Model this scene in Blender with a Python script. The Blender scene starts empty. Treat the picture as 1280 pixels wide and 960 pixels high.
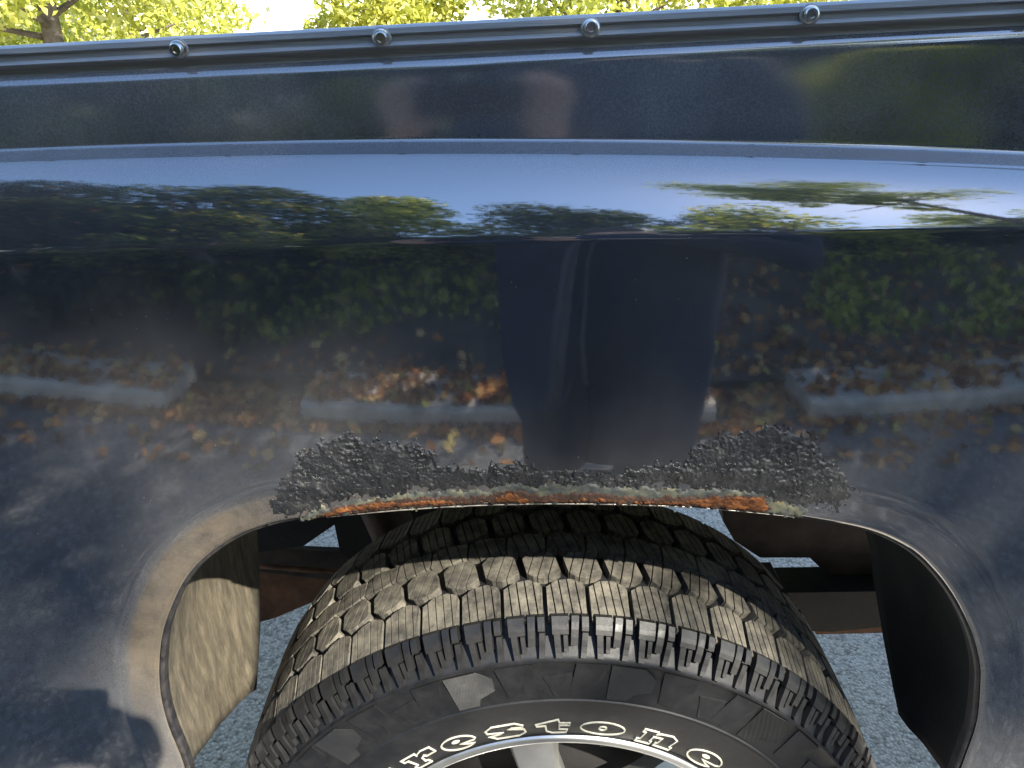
import bpy, bmesh, math, random
import numpy as np
from mathutils import Vector, Matrix, noise as mnoise
R_ = math.radians
random.seed(7); rng = np.random.default_rng(7)
scn = bpy.context.scene
COL = scn.collection

# ------------------------------------------------------------------ camera, sky, sun, exposure
CX, CD, CH, PITCH, FPX = -0.056, 0.471, 1.318, R_(26.5), 887.0
cam = bpy.data.cameras.new('camera'); camo = bpy.data.objects.new('camera', cam); COL.objects.link(camo)
camo.location = (CX, -CD, CH); camo.rotation_euler = (math.pi/2-PITCH, 0, 0)
cam.sensor_width = 36; cam.lens = 36*FPX/1280; cam.clip_start = 0.01; cam.clip_end = 2000
scn.camera = camo
SUN_EL, SUN_AZ = R_(43), R_(40)            # azimuth measured from -Y towards +X
SUN = Vector((math.cos(SUN_EL)*math.sin(SUN_AZ), -math.cos(SUN_EL)*math.cos(SUN_AZ), math.sin(SUN_EL)))
w = bpy.data.worlds.new('World'); scn.world = w; w.use_nodes = True
nt = w.node_tree; bg = nt.nodes['Background']
sky = nt.nodes.new('ShaderNodeTexSky'); sky.sky_type = 'NISHITA'; sky.sun_disc = False
sky.sun_elevation = SUN_EL; sky.sun_rotation = math.pi-SUN_AZ
sky.air_density = 1.0; sky.dust_density = 0.2; sky.ozone_density = 2.6
nt.links.new(sky.outputs[0], bg.inputs[0]); bg.inputs[1].default_value = 0.15
sl = bpy.data.lights.new('sun', 'SUN'); sl.energy = 3.4; sl.angle = R_(0.55); sl.color = (1.0, 0.93, 0.80)
so = bpy.data.objects.new('sun', sl); COL.objects.link(so); so.rotation_euler = SUN.to_track_quat('Z', 'Y').to_euler()
vs = scn.view_settings; vs.view_transform = 'Standard'; vs.look = 'None'; vs.gamma = 1; vs.exposure = 1.95
try: vs.use_curve_mapping = False
except Exception: pass
scn.cycles.use_denoising = True
scn.cycles.max_bounces = 8; scn.cycles.glossy_bounces = 4; scn.cycles.diffuse_bounces = 3; scn.cycles.transparent_max_bounces = 4
scn.cycles.sample_clamp_indirect = 6

# ------------------------------------------------------------------ projection helpers (photo pixel <-> place on the truck)
_c, _s = math.cos(PITCH), math.sin(PITCH)
def ray(px, py):
    u, v = (px-640)/FPX, -(py-480)/FPX
    return np.array([u, _c+v*_s, -_s+v*_c])
def at_y(px, py, Y):
    d = ray(px, py); return np.array([CX, -CD, CH]) + d*((Y+CD)/d[1])
def at_x(px, py, X):
    d = ray(px, py); return np.array([CX, -CD, CH]) + d*((X-CX)/d[0])
def proj(x, y, z):
    dx, dy, dz = x-CX, y+CD, z-CH
    dep = dy*_c-dz*_s; up = dy*_s+dz*_c
    return 640+FPX*dx/dep, 480-FPX*up/dep

# ------------------------------------------------------------------ node helpers
class NT:
    def __init__(s, name):
        s.m = bpy.data.materials.new(name); s.m.use_nodes = True; s.t = s.m.node_tree
        s.b = s.t.nodes['Principled BSDF']; s.out = s.t.nodes['Material Output']
    def n(s, typ, **k):
        nd = s.t.nodes.new(typ)
        for a, v in k.items():
            if a.startswith('i_'):
                key = a[2:].replace('_', ' ')
                nd.inputs[key].default_value = v
            else: setattr(nd, a, v)
        return nd
    def l(s, a, b): s.t.links.new(a, b)
    def coord(s, kind='Object', scale=None):
        c = s.n('ShaderNodeTexCoord'); o = c.outputs[kind]
        if scale:
            mp = s.n('ShaderNodeMapping'); mp.inputs['Scale'].default_value = scale; s.l(o, mp.inputs[0]); o = mp.outputs[0]
        return o
    def noise(s, vec, scale, detail=4, rough=.55, dist=0):
        nd = s.n('ShaderNodeTexNoise', i_Scale=scale, i_Detail=detail, i_Roughness=rough, i_Distortion=dist)
        if vec is not None: s.l(vec, nd.inputs['Vector'])
        return nd.outputs['Fac']
    def voro(s, vec, scale, feature='F1', out='Distance'):
        nd = s.n('ShaderNodeTexVoronoi', feature=feature, i_Scale=scale)
        s.l(vec, nd.inputs['Vector']); return nd.outputs[out]
    def ramp(s, fac, stops, interp='LINEAR'):
        nd = s.n('ShaderNodeValToRGB'); cr = nd.color_ramp; cr.interpolation = interp
        while len(cr.elements) < len(stops): cr.elements.new(.5)
        for e, (p, c) in zip(cr.elements, stops):
            e.position = p; e.color = (*c, 1) if isinstance(c, tuple) else (c, c, c, 1)
        s.l(fac, nd.inputs[0]); return nd.outputs[0]
    def mix(s, fac, a, b, mode='MIX'):
        nd = s.n('ShaderNodeMix', data_type='RGBA', blend_type=mode)
        for v, i in ((fac, 0), (a, 6), (b, 7)):
            if hasattr(v, 'links'): s.l(v, nd.inputs[i])
            elif i == 0: nd.inputs[0].default_value = v
            else: nd.inputs[i].default_value = (*v, 1)
        return nd.outputs[2]
    def math(s, op, a, b=None):
        nd = s.n('ShaderNodeMath', operation=op)
        for v, i in ((a, 0), (b, 1)):
            if v is None: continue
            if hasattr(v, 'links'): s.l(v, nd.inputs[i])
            else: nd.inputs[i].default_value = v
        return nd.outputs[0]
    def bump(s, h, strength=.3, dist=.001, normal=None):
        nd = s.n('ShaderNodeBump', i_Strength=strength, i_Distance=dist); s.l(h, nd.inputs['Height'])
        if normal is not None: s.l(normal, nd.inputs['Normal'])
        return nd.outputs[0]
    def set(s, **k):
        for a, v in k.items():
            i = s.b.inputs[a.replace('_', ' ')]
            if hasattr(v, 'links'): s.l(v, i)
            elif isinstance(v, tuple) and len(v) == 3: i.default_value = (*v, 1)
            else: i.default_value = v
        return s
def simple(name, col, rough=.6, metallic=0, nscale=20, var=.3, bump=.15, bdist=.001, spec=.5, dark=None):
    t = NT(name); c = t.coord()
    f = t.noise(c, nscale, 6)
    d = dark or tuple(x*(1-var) for x in col); hi = tuple(min(1, x*(1+var)) for x in col)
    t.set(Base_Color=t.ramp(f, [(.3, d), (.7, hi)]), Roughness=rough, Metallic=metallic, Specular_IOR_Level=spec)
    if bump: t.set(Normal=t.bump(t.noise(c, nscale*6, 4), bump, bdist))
    return t.m

M = {}
def mat_paint(name, dust_haze_lo=.065, dust_haze_hi=.13):
    t = NT(name); c = t.coord()
    wav = t.noise(c, 9, 2, .4)
    peel = t.noise(c, 420, 2, .5)
    n1 = t.bump(wav, .5, .00045); n2 = t.bump(peel, .05, .00012, n1)
    sp0 = t.n('ShaderNodeSeparateXYZ'); t.l(c, sp0.inputs[0])
    rgh = t.ramp(t.math('DIVIDE', sp0.outputs[2], 1.4), [(.870, .035), (.895, .10)])       # the top panel is dull, the flank polished
    t.set(Base_Color=(.012, .014, .018), Roughness=rgh, IOR=3.0, Normal=n2)
    # road dust film, thickened as painted veiling haze: patchy, heavier low down where the wheel throws it; specks and hair scratches
    film = t.ramp(t.noise(c, 7, 6, .65), [(.35, dust_haze_lo), (.75, dust_haze_hi)])
    grit = t.ramp(t.noise(c, 700, 3, .7), [(.42, .75), (.62, 1.15)])
    spk = t.ramp(t.voro(c, 150), [(.04, 1.0), (.06, 0.0)])
    spm = t.ramp(t.noise(c, 26, 2), [(.5, 0.), (.62, 1.)])
    sc = t.coord('Object', (60, 60, 900)); scr = t.ramp(t.noise(sc, 1.1, 2, .6), [(.70, 0.), (.78, 1.)])
    scm = t.ramp(t.noise(c, 12, 3), [(.52, 0.), (.7, .10)])
    sep = t.n('ShaderNodeSeparateXYZ'); t.l(c, sep.inputs[0])
    low = t.ramp(t.math('DIVIDE', sep.outputs[2], 1.4), [(.50, 2.9), (.62, 1.9), (.70, 1.0), (.865, 1.0), (.90, 3.6)])      # wheel-thrown dust lies low; the rise at the top is painted haze
    sid = t.ramp(t.math('ADD', t.math('ABSOLUTE', sep.outputs[0]), t.math('MULTIPLY', t.ramp(sep.outputs[2], [(.6, 0.), (1., 1.)]), 0.0)), [(.18, .35), (.36, 1.)])
    top_haze = t.ramp(t.math('DIVIDE', sep.outputs[2], 1.4), [(.865, 0.), (.90, 1.)])
    sid = t.math('MAXIMUM', sid, top_haze)
    sid = t.math('MULTIPLY', sid, t.ramp(sep.outputs[0], [(0., 1.), (.25, .45)]))
    film = t.math('MULTIPLY', film, t.math('ADD', 1., t.math('MULTIPLY', t.math('SUBTRACT', low, 1.), sid)))
    fac = t.math('MULTIPLY', film, grit)
    fac = t.math('ADD', fac, t.math('MULTIPLY', t.math('MULTIPLY', spk, spm), .7))
    fac = t.math('ADD', fac, t.math('MULTIPLY', scr, scm))
    drip = t.ramp(t.noise(t.coord('Object', (55, 55, 3.5)), 1.0, 5, .65), [(.5, 0.), (.8, .07)]); fac = t.math('ADD', fac, t.math('MULTIPLY', drip, t.ramp(t.noise(c, 5, 3), [(.4, .2), (.65, 1.)])))
    at = t.n('ShaderNodeAttribute'); at.attribute_name = 'dirt_reflection'  # brown lip band: dirt that also paints in reflected sunlit ground
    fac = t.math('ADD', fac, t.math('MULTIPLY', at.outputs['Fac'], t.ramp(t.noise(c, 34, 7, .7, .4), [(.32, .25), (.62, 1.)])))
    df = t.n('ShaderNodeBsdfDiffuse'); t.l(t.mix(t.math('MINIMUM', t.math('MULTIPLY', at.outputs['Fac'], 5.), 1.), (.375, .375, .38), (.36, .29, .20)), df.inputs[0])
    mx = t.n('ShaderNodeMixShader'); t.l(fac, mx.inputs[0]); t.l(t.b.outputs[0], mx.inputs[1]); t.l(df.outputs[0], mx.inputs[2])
    t.l(mx.outputs[0], t.out.inputs[0]); return t.m
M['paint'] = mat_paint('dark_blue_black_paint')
def mat_rail():
    t = NT('rail_metal'); c = t.coord('Object', (3, 1, 200))
    t.set(Base_Color=t.ramp(t.noise(c, 6, 5), [(.3, (.24, .245, .25)), (.7, (.40, .39, .38))]), Roughness=.55, IOR=1.6,
          Normal=t.bump(t.noise(t.coord(), 300, 3), .1, .0004)); return t.m
M['rail'] = mat_rail()
M['steel'] = simple('bolt_steel', (.62, .60, .55), .28, 1, 60, .2, .1)
def mat_tread():
    t = NT('dusty_tread_rubber'); c = t.coord()
    geo = t.n('ShaderNodeNewGeometry')
    oi = t.n('ShaderNodeObjectInfo'); va = t.n('ShaderNodeVectorMath', operation='ADD'); t.l(c, va.inputs[0]); t.l(t.math('MULTIPLY', oi.outputs['Random'], 40.), va.inputs[1]); c = va.outputs[0]
    f = t.noise(c, 55, 7, .75)
    f2 = t.math('ADD', f, t.math('MULTIPLY', t.math('SUBTRACT', oi.outputs['Random'], .5), .12))
    col = t.ramp(f2, [(.30, (.028, .027, .025)), (.46, (.088, .082, .070)), (.62, (.170, .156, .125)), (.80, (.24, .22, .18))])
    t.set(Base_Color=col, Roughness=.85, Specular_IOR_Level=.3, Normal=t.bump(t.noise(c, 260, 5, .7), .55, .0012)); return t.m
M['tread'] = mat_tread()
def mat_rubber(name, col=(.009, .0095, .011), rough=.5, hatch=0, dust=.10):
    t = NT(name); c = t.coord()
    f = t.noise(c, 30, 6, .7)
    t.set(Base_Color=t.ramp(f, [(.42, col), (.85, tuple(x+dust*.1 for x in col))]), Roughness=t.ramp(f, [(.3, rough-.1), (.7, rough+.15)]), Specular_IOR_Level=.5)
    n = t.bump(t.noise(c, 220, 5, .7), .25, .0008)
    if hatch:
        wv = t.n('ShaderNodeTexWave', wave_type='BANDS', bands_direction='DIAGONAL', i_Scale=hatch, i_Distortion=0.)
        t.l(c, wv.inputs['Vector']); n = t.bump(wv.outputs['Fac'], .8, .0012, n)
    t.set(Normal=n); return t.m
M['rubber'] = mat_rubber('black_sidewall_rubber', rough=.52)
M['lug'] = mat_rubber('shiny_lug_rubber', (.011, .011, .0115), .43, 0, .12)
M['groove'] = mat_rubber('groove_rubber', (.020, .018, .016), .8, 0, .1)
M['hatch'] = mat_rubber('hatched_rubber', (.010, .0105, .011), .55, 330, .14)
M['letter'] = simple('raised_white_letter', (.62, .60, .50), .6, 0, 90, .25, .2, .0005)
M['rim'] = simple('silver_alloy', (.62, .62, .60), .33, .85, 40, .1, .05)
M['dark'] = simple('dark_underbody', (.011, .0105, .011), .8, 0, 25, .4, .4, .002)
M['brown'] = simple('dirty_chassis', (.045, .032, .025), .8, 0, 22, .5, .4, .002)
M['rustmetal'] = simple('rusty_bracket', (.15, .075, .04), .9, 0, 30, .5, .5, .002)
def mat_liner():
    t = NT('muddy_liner'); c = t.coord()
    st = t.coord('Object', (1, 1, .22))
    f = t.noise(st, 75, 8, .75, .25)
    t.set(Base_Color=t.ramp(f, [(.32, (.06, .052, .040)), (.5, (.125, .107, .076)), (.70, (.24, .205, .145))]), Roughness=.8,
          Normal=t.bump(t.noise(c, 120, 5), .4, .002)); return t.m
M['liner'] = mat_liner()
def mat_rust():
    t = NT('flaking_rust'); c = t.coord('Object', (1, 1, 2.2)); f = t.noise(c, 75, 8, .75, .6)
    t.set(Base_Color=t.ramp(f, [(.34, (.022, .011, .008)), (.46, (.085, .033, .014)), (.60, (.24, .092, .030)), (.76, (.36, .19, .085))]), Roughness=.92,
          Specular_IOR_Level=.2, Normal=t.bump(t.noise(c, 300, 5, .75), .8, .002)); return t.m
M['rust'] = mat_rust()
def mat_crust():
    t = NT('blistered_undercoat'); c = t.coord(); f = t.noise(c, 60, 6, .7)
    t.set(Base_Color=t.ramp(f, [(.34, (.008, .009, .010)), (.58, (.024, .025, .028)), (.82, (.12, .115, .10))]), Roughness=t.ramp(f, [(.3, .2), (.7, .42)]), IOR=1.8,
          Normal=t.bump(t.noise(c, 420, 4, .7), .75, .002)); return t.m
M['crust'] = mat_crust()
def mat_primer():
    t = NT('bare_primer'); c = t.coord(); f = t.noise(c, 45, 7, .7)
    t.set(Base_Color=t.ramp(f, [(.3, (.025, .028, .032)), (.5, (.06, .068, .066)), (.64, (.14, .135, .085)), (.8, (.24, .15, .055))]), Roughness=.6,
          Normal=t.bump(t.noise(c, 240, 5, .7), .5, .0012)); return t.m
M['primer'] = mat_primer()
def mat_lip():
    t = NT('lip_edge_metal'); c = t.coord(); f = t.noise(c, 70, 6, .7)
    t.set(Base_Color=t.ramp(f, [(.4, (.02, .02, .024)), (.7, (.07, .065, .06)), (.85, (.22, .15, .09))]), Roughness=.4); return t.m
M['lip'] = mat_lip()
M['edge'] = simple('thin_steel_edge', (.30, .28, .25), .4, .6, 80, .4, .2)
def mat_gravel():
    t = NT('lightened_chip_seal'); c = t.coord()
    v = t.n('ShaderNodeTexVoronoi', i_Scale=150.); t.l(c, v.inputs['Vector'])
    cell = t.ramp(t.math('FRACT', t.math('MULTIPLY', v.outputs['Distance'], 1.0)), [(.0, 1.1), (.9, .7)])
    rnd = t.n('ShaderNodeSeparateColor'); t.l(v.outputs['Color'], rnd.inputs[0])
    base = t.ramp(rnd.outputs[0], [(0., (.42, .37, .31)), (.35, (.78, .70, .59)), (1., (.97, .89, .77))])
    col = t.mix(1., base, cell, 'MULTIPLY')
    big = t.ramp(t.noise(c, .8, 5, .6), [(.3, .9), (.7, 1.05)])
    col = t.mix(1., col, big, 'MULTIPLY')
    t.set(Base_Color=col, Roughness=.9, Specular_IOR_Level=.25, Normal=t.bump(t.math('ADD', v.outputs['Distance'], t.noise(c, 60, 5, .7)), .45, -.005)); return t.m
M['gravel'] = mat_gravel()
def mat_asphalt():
    t = NT('shade_toned_asphalt'); c = t.coord(); v = t.n('ShaderNodeTexVoronoi', i_Scale=110.); t.l(c, v.inputs['Vector'])
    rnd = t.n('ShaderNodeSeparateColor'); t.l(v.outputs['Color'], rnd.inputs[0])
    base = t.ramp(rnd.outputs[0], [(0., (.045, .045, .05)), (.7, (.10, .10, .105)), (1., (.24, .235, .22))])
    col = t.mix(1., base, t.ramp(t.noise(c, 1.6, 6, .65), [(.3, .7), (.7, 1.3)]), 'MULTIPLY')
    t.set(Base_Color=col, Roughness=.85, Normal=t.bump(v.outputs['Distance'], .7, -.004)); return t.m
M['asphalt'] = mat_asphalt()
M['kerb'] = simple('kerb_concrete', (.42, .375, .32), .85, 0, 14, .3, .4, .004)
M['soil'] = simple('verge_soil', (.085, .062, .042), .95, 0, 5, .5, .6, .02)
M['grassland'] = simple('far_ground', (.20, .19, .08), .95, 0, 2, .4, .5, .03)
M['bark'] = simple('tree_bark', (.16, .125, .10), .95, 0, 14, .45, .8, .02)
def mat_leaf(name, stops, transl=.45):
    t = NT(name); g = t.n('ShaderNodeNewGeometry')
    col = t.ramp(g.outputs['Random Per Island'], stops)
    df = t.n('ShaderNodeBsdfDiffuse'); tr = t.n('ShaderNodeBsdfTranslucent'); t.l(col, df.inputs[0]); t.l(col, tr.inputs[0])
    mx = t.n('ShaderNodeMixShader'); mx.inputs[0].default_value = transl; t.l(df.outputs[0], mx.inputs[1]); t.l(tr.outputs[0], mx.inputs[2])
    t.l(mx.outputs[0], t.out.inputs[0]); return t.m
M['leaf_hedge'] = mat_leaf('hedge_leaves', [(0, (.03, .05, .015)), (.55, (.08, .115, .03)), (.85, (.20, .22, .05)), (1, (.42, .33, .07))], .5)
M['leaf_ivy'] = mat_leaf('ivy_leaves', [(0, (.08, .12, .02)), (.35, (.26, .32, .05)), (.65, (.56, .60, .10)), (1, (.80, .68, .22))], .7)
M['leaf_dark'] = mat_leaf('evergreen_leaves', [(0, (.012, .022, .012)), (.7, (.035, .05, .02)), (.93, (.08, .09, .03)), (1, (.35, .17, .04))], .25)
M['leaf_yellow'] = mat_leaf('autumn_yellow_leaves', [(0, (.32, .34, .06)), (.4, (.60, .60, .12)), (.8, (.80, .76, .22)), (1, (.85, .82, .48))], .5)
M['leaf_litter'] = mat_leaf('fallen_leaves', [(0, (.10, .045, .02)), (.35, (.30, .12, .04)), (.7, (.52, .25, .08)), (.9, (.62, .40, .17)), (1, (.35, .33, .08))], .1)
M['jacket'] = simple('navy_jacket_cloth', (.011, .019, .040), .75, 0, 40, .25, .3, .0015, .3)
M['trim'] = simple('zip_tape', (.05, .056, .075), .5, 0, 60, .2, .1)
M['trouser'] = simple('dark_trouser_cloth', (.013, .015, .022), .85, 0, 40, .25, .3, .0015, .2)
M['skin'] = simple('skin', (.50, .31, .23), .5, 0, 20, .08, .1, .0005, .4)
M['hair'] = simple('brown_hair', (.05, .032, .02), .6, 0, 80, .4, .5, .002)
M['shoe'] = simple('dark_shoe', (.03, .028, .027), .6, 0, 30, .3, .2)
M['phone'] = simple('black_phone_case', (.015, .015, .017), .35, 0, 30, .2, 0)
M['glass'] = simple('lens_glass', (.01, .01, .015), .05, 0, 30, .2, 0)
M['eye'] = simple('eye_white', (.75, .73, .70), .2, 0, 30, .05, 0)
M['green'] = simple('green_clip', (.02, .16, .09), .5, 0, 30, .2, 0)

# ------------------------------------------------------------------ object helpers
def link(o, parent=None):
    COL.objects.link(o)
    if parent is not None: o.parent = parent
    return o
def tag(o, label=None, cat=None, group=None, kind=None):
    for k, v in (('label', label), ('category', cat), ('group', group), ('kind', kind)):
        if v: o[k] = v
    return o
def empty(name, loc=(0, 0, 0), parent=None):
    o = bpy.data.objects.new(name, None); o.location = loc; o.empty_display_size = .1; return link(o, parent)
def mesh(name, verts, faces, mat, parent=None, smooth=False, loc=(0, 0, 0)):
    me = bpy.data.meshes.new(name); me.from_pydata([tuple(map(float, v)) for v in verts], [], faces); me.update()
    me.materials.append(M[mat] if isinstance(mat, str) else mat)
    if smooth: me.polygons.foreach_set('use_smooth', [True]*len(me.polygons))
    o = bpy.data.objects.new(name, me); o.location = loc; return link(o, parent)
def fast_mesh(name, V, Fq, mat, parent=None):      # numpy quads
    me = bpy.data.meshes.new(name); n, k = len(V), len(Fq)
    me.vertices.add(n); me.vertices.foreach_set('co', np.asarray(V, np.float32).ravel())
    me.loops.add(k*4); me.loops.foreach_set('vertex_index', np.asarray(Fq, np.int32).ravel())
    me.polygons.add(k); me.polygons.foreach_set('loop_start', np.arange(0, k*4, 4, dtype=np.int32))
    me.update(calc_edges=True); me.materials.append(M[mat]); o = bpy.data.objects.new(name, me); return link(o, parent)
class MB:
    def __init__(s): s.v = []; s.f = []
    def add(s, v, f):
        k = len(s.v); s.v += [tuple(map(float, p)) for p in v]; s.f += [[i+k for i in q] for q in f]; return s
    def box(s, a, b):
        x0, y0, z0 = a; x1, y1, z1 = b
        return s.add([(x0, y0, z0), (x1, y0, z0), (x1, y1, z0), (x0, y1, z0), (x0, y0, z1), (x1, y0, z1), (x1, y1, z1), (x0, y1, z1)],
                     [[0, 3, 2, 1], [4, 5, 6, 7], [0, 1, 5, 4], [1, 2, 6, 5], [2, 3, 7, 6], [3, 0, 4, 7]])
    def prism(s, top, bot):
        n = len(top); return s.add(list(top)+list(bot), [list(range(n)), list(range(2*n-1, n-1, -1))]+[[i, i+n, (i+1) % n+n, (i+1) % n] for i in range(n)])
    def lathe(s, prof, seg=64, axis='Y', a0=0, a1=2*math.pi, closed=False):   # prof: (along axis, radius)
        full = abs(a1-a0-2*math.pi) < 1e-6; m = seg if full else seg+1; k = len(prof); V = []; Fc = []
        for i in range(m):
            a = a0+(a1-a0)*i/seg
            for y, r in prof:
                V.append((r*math.cos(a), y, r*math.sin(a)) if axis == 'Y' else (r*math.cos(a), r*math.sin(a), y))
        for i in range(seg):
            j = (i+1) % m
            for q in range(k if closed else k-1):
                q2 = (q+1) % k
                Fc.append([i*k+q, i*k+q2, j*k+q2, j*k+q])
        return s.add(V, Fc)
    def tube(s, pts, rad, seg=10, caps=True):
        P = [Vector(p) for p in pts]; V = []; Fc = []; n = len(P)
        rs = rad if hasattr(rad, '__len__') else [rad]*n
        for i, p in enumerate(P):
            d = (P[min(i+1, n-1)]-P[max(i-1, 0)]).normalized(); u = d.orthogonal().normalized() if i == 0 else (u-d*u.dot(d)).normalized(); v = d.cross(u)
            for k in range(seg):
                a = 2*math.pi*k/seg; V.append(p+(u*math.cos(a)+v*math.sin(a))*rs[i])
        for i in range(n-1):
            for k in range(seg): Fc.append([i*seg+k, i*seg+(k+1) % seg, (i+1)*seg+(k+1) % seg, (i+1)*seg+k])
        if caps: Fc += [list(range(seg))[::-1], [(n-1)*seg+k for k in range(seg)]]
        return s.add(V, Fc)
    def build(s, name, mat, parent=None, smooth=False, loc=(0, 0, 0)): return mesh(name, s.v, s.f, mat, parent, smooth, loc)
def catmull(P, n):
    P = np.array(P, float); Q = np.vstack([2*P[0]-P[1], P, 2*P[-1]-P[-2]]); out = []
    for i in range(len(P)-1):
        a, b, c, d = Q[i:i+4]
        for t in np.linspace(0, 1, 12, endpoint=False):
            out.append(.5*((2*b)+(c-a)*t+(2*a-5*b+4*c-d)*t*t+(3*b-a-3*c+d)*t**3))
    out.append(P[-1]); out = np.array(out)
    L = np.r_[0, np.cumsum(np.linalg.norm(np.diff(out, axis=0), axis=1))]; s = np.linspace(0, L[-1], n)
    return np.stack([np.interp(s, L, out[:, k]) for k in range(out.shape[1])], 1)

# ------------------------------------------------------------------ ground and setting
def sheet(name, x0, x1, y0, y1, z, mat): return mesh(name, [(x0, y0, z), (x1, y0, z), (x1, y1, z), (x0, y1, z)], [[0, 1, 2, 3]], mat)
tag(sheet('ground', -400, 400, -400, 400, -0.012, 'grassland'), 'dry olive ground running out to the horizon', kind='structure')
tag(sheet('driveway', -14, 14, -.12, 5.0, 0, 'gravel'), 'pale grey chip-seal ground under the truck, toned lighter to lift its shade', kind='structure')  # same ground as the road, coloured paler to brighten it in shade
tag(sheet('road', -14, 14, -1.95, -.12, -.004, 'asphalt'), 'asphalt road between the truck and the kerb, toned dark for tree shade', kind='structure')  # the dark colour stands in for tree shade on the ground
# verge: a soil bank rising behind the kerb
nx, ny = 60, 16; V = []
for j in range(ny):
    for i in range(nx):
        x = -14+28*i/(nx-1); tt = j/(ny-1); y = -2.08-6*tt
        V.append((x, y, .05+.55*min(1, tt*2.5)**1.3+.06*mnoise.noise((x*.9, y*1.3, 0))))
o = mesh('bank', V, [[j*nx+i, (j+1)*nx+i, (j+1)*nx+i+1, j*nx+i+1] for j in range(ny-1) for i in range(nx-1)], 'soil', smooth=True)
tag(o, 'brown soil bank rising behind the kerb', kind='structure')
def bank_z(x, y):
    tt = (-2.08-y)/6
    return .05+.55*min(1, max(0, tt)*2.5)**1.3+.06*mnoise.noise((x*.9, y*1.3, 0)) if tt > 0 else 0.0
for (x0, x1, lab) in ((-7.0, -1.55, 'long worn concrete kerb along the verge, leftmost piece'), (-.95, .75, 'short concrete kerb piece with leaves drifted over it'), (1.15, 8.0, 'long concrete kerb piece rising towards the right')):
    mb = MB(); N = 24; prof = [(-1.80, 0), (-1.805, .062), (-1.825, .082), (-2.06, .092), (-2.08, .085), (-2.08, -.01)]; V = []
    for i in range(N):
        x = x0+(x1-x0)*i/(N-1)
        for (y, z) in prof:
            V.append((x, y+.008*mnoise.noise((x*3, y*5, z*5)), max(z, -.01)+(.008*mnoise.noise((x*4, y*9, 3)) if z > .01 else 0)))
    k = len(prof); Fc = [[i*k+q, i*k+q+1, (i+1)*k+q+1, (i+1)*k+q] for i in range(N-1) for q in range(k-1)]+[list(range(k)), [(N-1)*k+q for q in range(k)][::-1]]
    o = mb.add(V, Fc).build('kerb', 'kerb'); tag(o, lab, kind='structure')

# ------------------------------------------------------------------ foliage
def leaves(centers, size, aspect=.62, spread=.35, flat=0.0):
    n = len(centers); c = np.asarray(centers)
    d = rng.normal(size=(n, 3)); 
    if flat: d *= np.array([1, 1, .25])
    d /= np.linalg.norm(d, axis=1, keepdims=True)
    u = rng.normal(size=(n, 3)); u -= d*(u*d).sum(1, keepdims=True); u /= np.linalg.norm(u, axis=1, keepdims=True)
    s = size*rng.uniform(1-spread, 1+spread, (n, 1))
    nrm = np.cross(d, u)
    V = np.stack([c-d*s*.5, c+u*s*aspect*.5+nrm*s*.10, c+d*s*.5, c-u*s*aspect*.5+nrm*s*.10], 1).reshape(-1, 3)
    return V, np.arange(n*4).reshape(-1, 4)
def blob_points(blobs, dens):
    P = []
    for (c, r, n) in blobs:
        d = rng.normal(size=(int(n*dens), 3)); d /= np.linalg.norm(d, axis=1, keepdims=True)
        rad = rng.uniform(.25, 1, (len(d), 1))**.45
        P.append(np.array(c)+d*rad*np.array(r)*rng.uniform(.8, 1.12, (len(d), 1)))
    return np.vstack(P)
def tree(name, label, x, y, h, rad, mat, nb=14, dens=520, leaf=.09, z0=None, low=.25, group=None, lean=0., cat='tree', wid=1.0):
    z0 = bank_z(x, y) if z0 is None and y < 0 else (z0 or 0)
    root = empty(name, (x, y, z0)); tag(root, label, cat, group)
    mb = MB(); top = Vector((lean, 0, h*.8)); pts = [Vector((0, 0, -.1)), Vector((lean*.2, .03, h*.25)), Vector((lean*.55, -.03, h*.5)), top]
    tr = .035*h*.6; mb.tube(pts, [tr*1.2, tr, tr*.75, tr*.25], 9); blobs = []
    for k in range(nb):
        f = low+(1-low)*(k+.5)/nb; a = k*2.4+random.random(); prof = math.sin(math.pi*min(1, .18+.8*f))
        rr = rad*prof*random.uniform(.45, .85)
        c = Vector((lean*f+math.cos(a)*rr, math.sin(a)*rr*wid, h*f))
        b = pts[1].lerp(top, max(0, f-.3)); mb.tube([b, b.lerp(c, .55)+Vector((0, 0, -.08)), c], [tr*.4, tr*.25, tr*.08], 6)
        q = rad*random.uniform(.30, .52); blobs.append((c, (q, q*wid, q*random.uniform(.6, .95)), 1.0*q*q/(rad*rad*.16)))
    mb.build('trunk', 'bark', root, True)
    P = blob_points(blobs, dens); V, Fq = leaves(P, leaf)
    fast_mesh('crown', V, Fq, mat, root); return root
# hedge of shrubs behind the photographer, seen mirrored in the paint
HG = 'shrubs of the hedge across the driveway'
xs_ = [-5.6, -4.6, -3.6, -2.7, -1.8, -.9, .05, 1.1, 2.1, 3.1, 4.2, 5.4]
shr = ['dark clipped shrub at the far left end of the hedge', 'dark broad shrub with small orange leaf patch', 'dense near-black evergreen shrub in the hedge', 'dark shrub beside the ivy patch', 'ivy covered shrub with pale speckled leaves', 'bright ivy shrub left of the person', 'ivy shrub directly behind the person', 'yellow-green leafy shrub right of the person', 'brightest yellow-green shrub in the hedge', 'dark shrub above the leafy bank', 'sparse shrub with yellow tips', 'dark tall shrub at the right end of the hedge']
sm = ['leaf_dark', 'leaf_dark', 'leaf_dark', 'leaf_dark', 'leaf_hedge', 'leaf_ivy', 'leaf_hedge', 'leaf_ivy', 'leaf_ivy', 'leaf_dark', 'leaf_hedge', 'leaf_dark']
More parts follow.
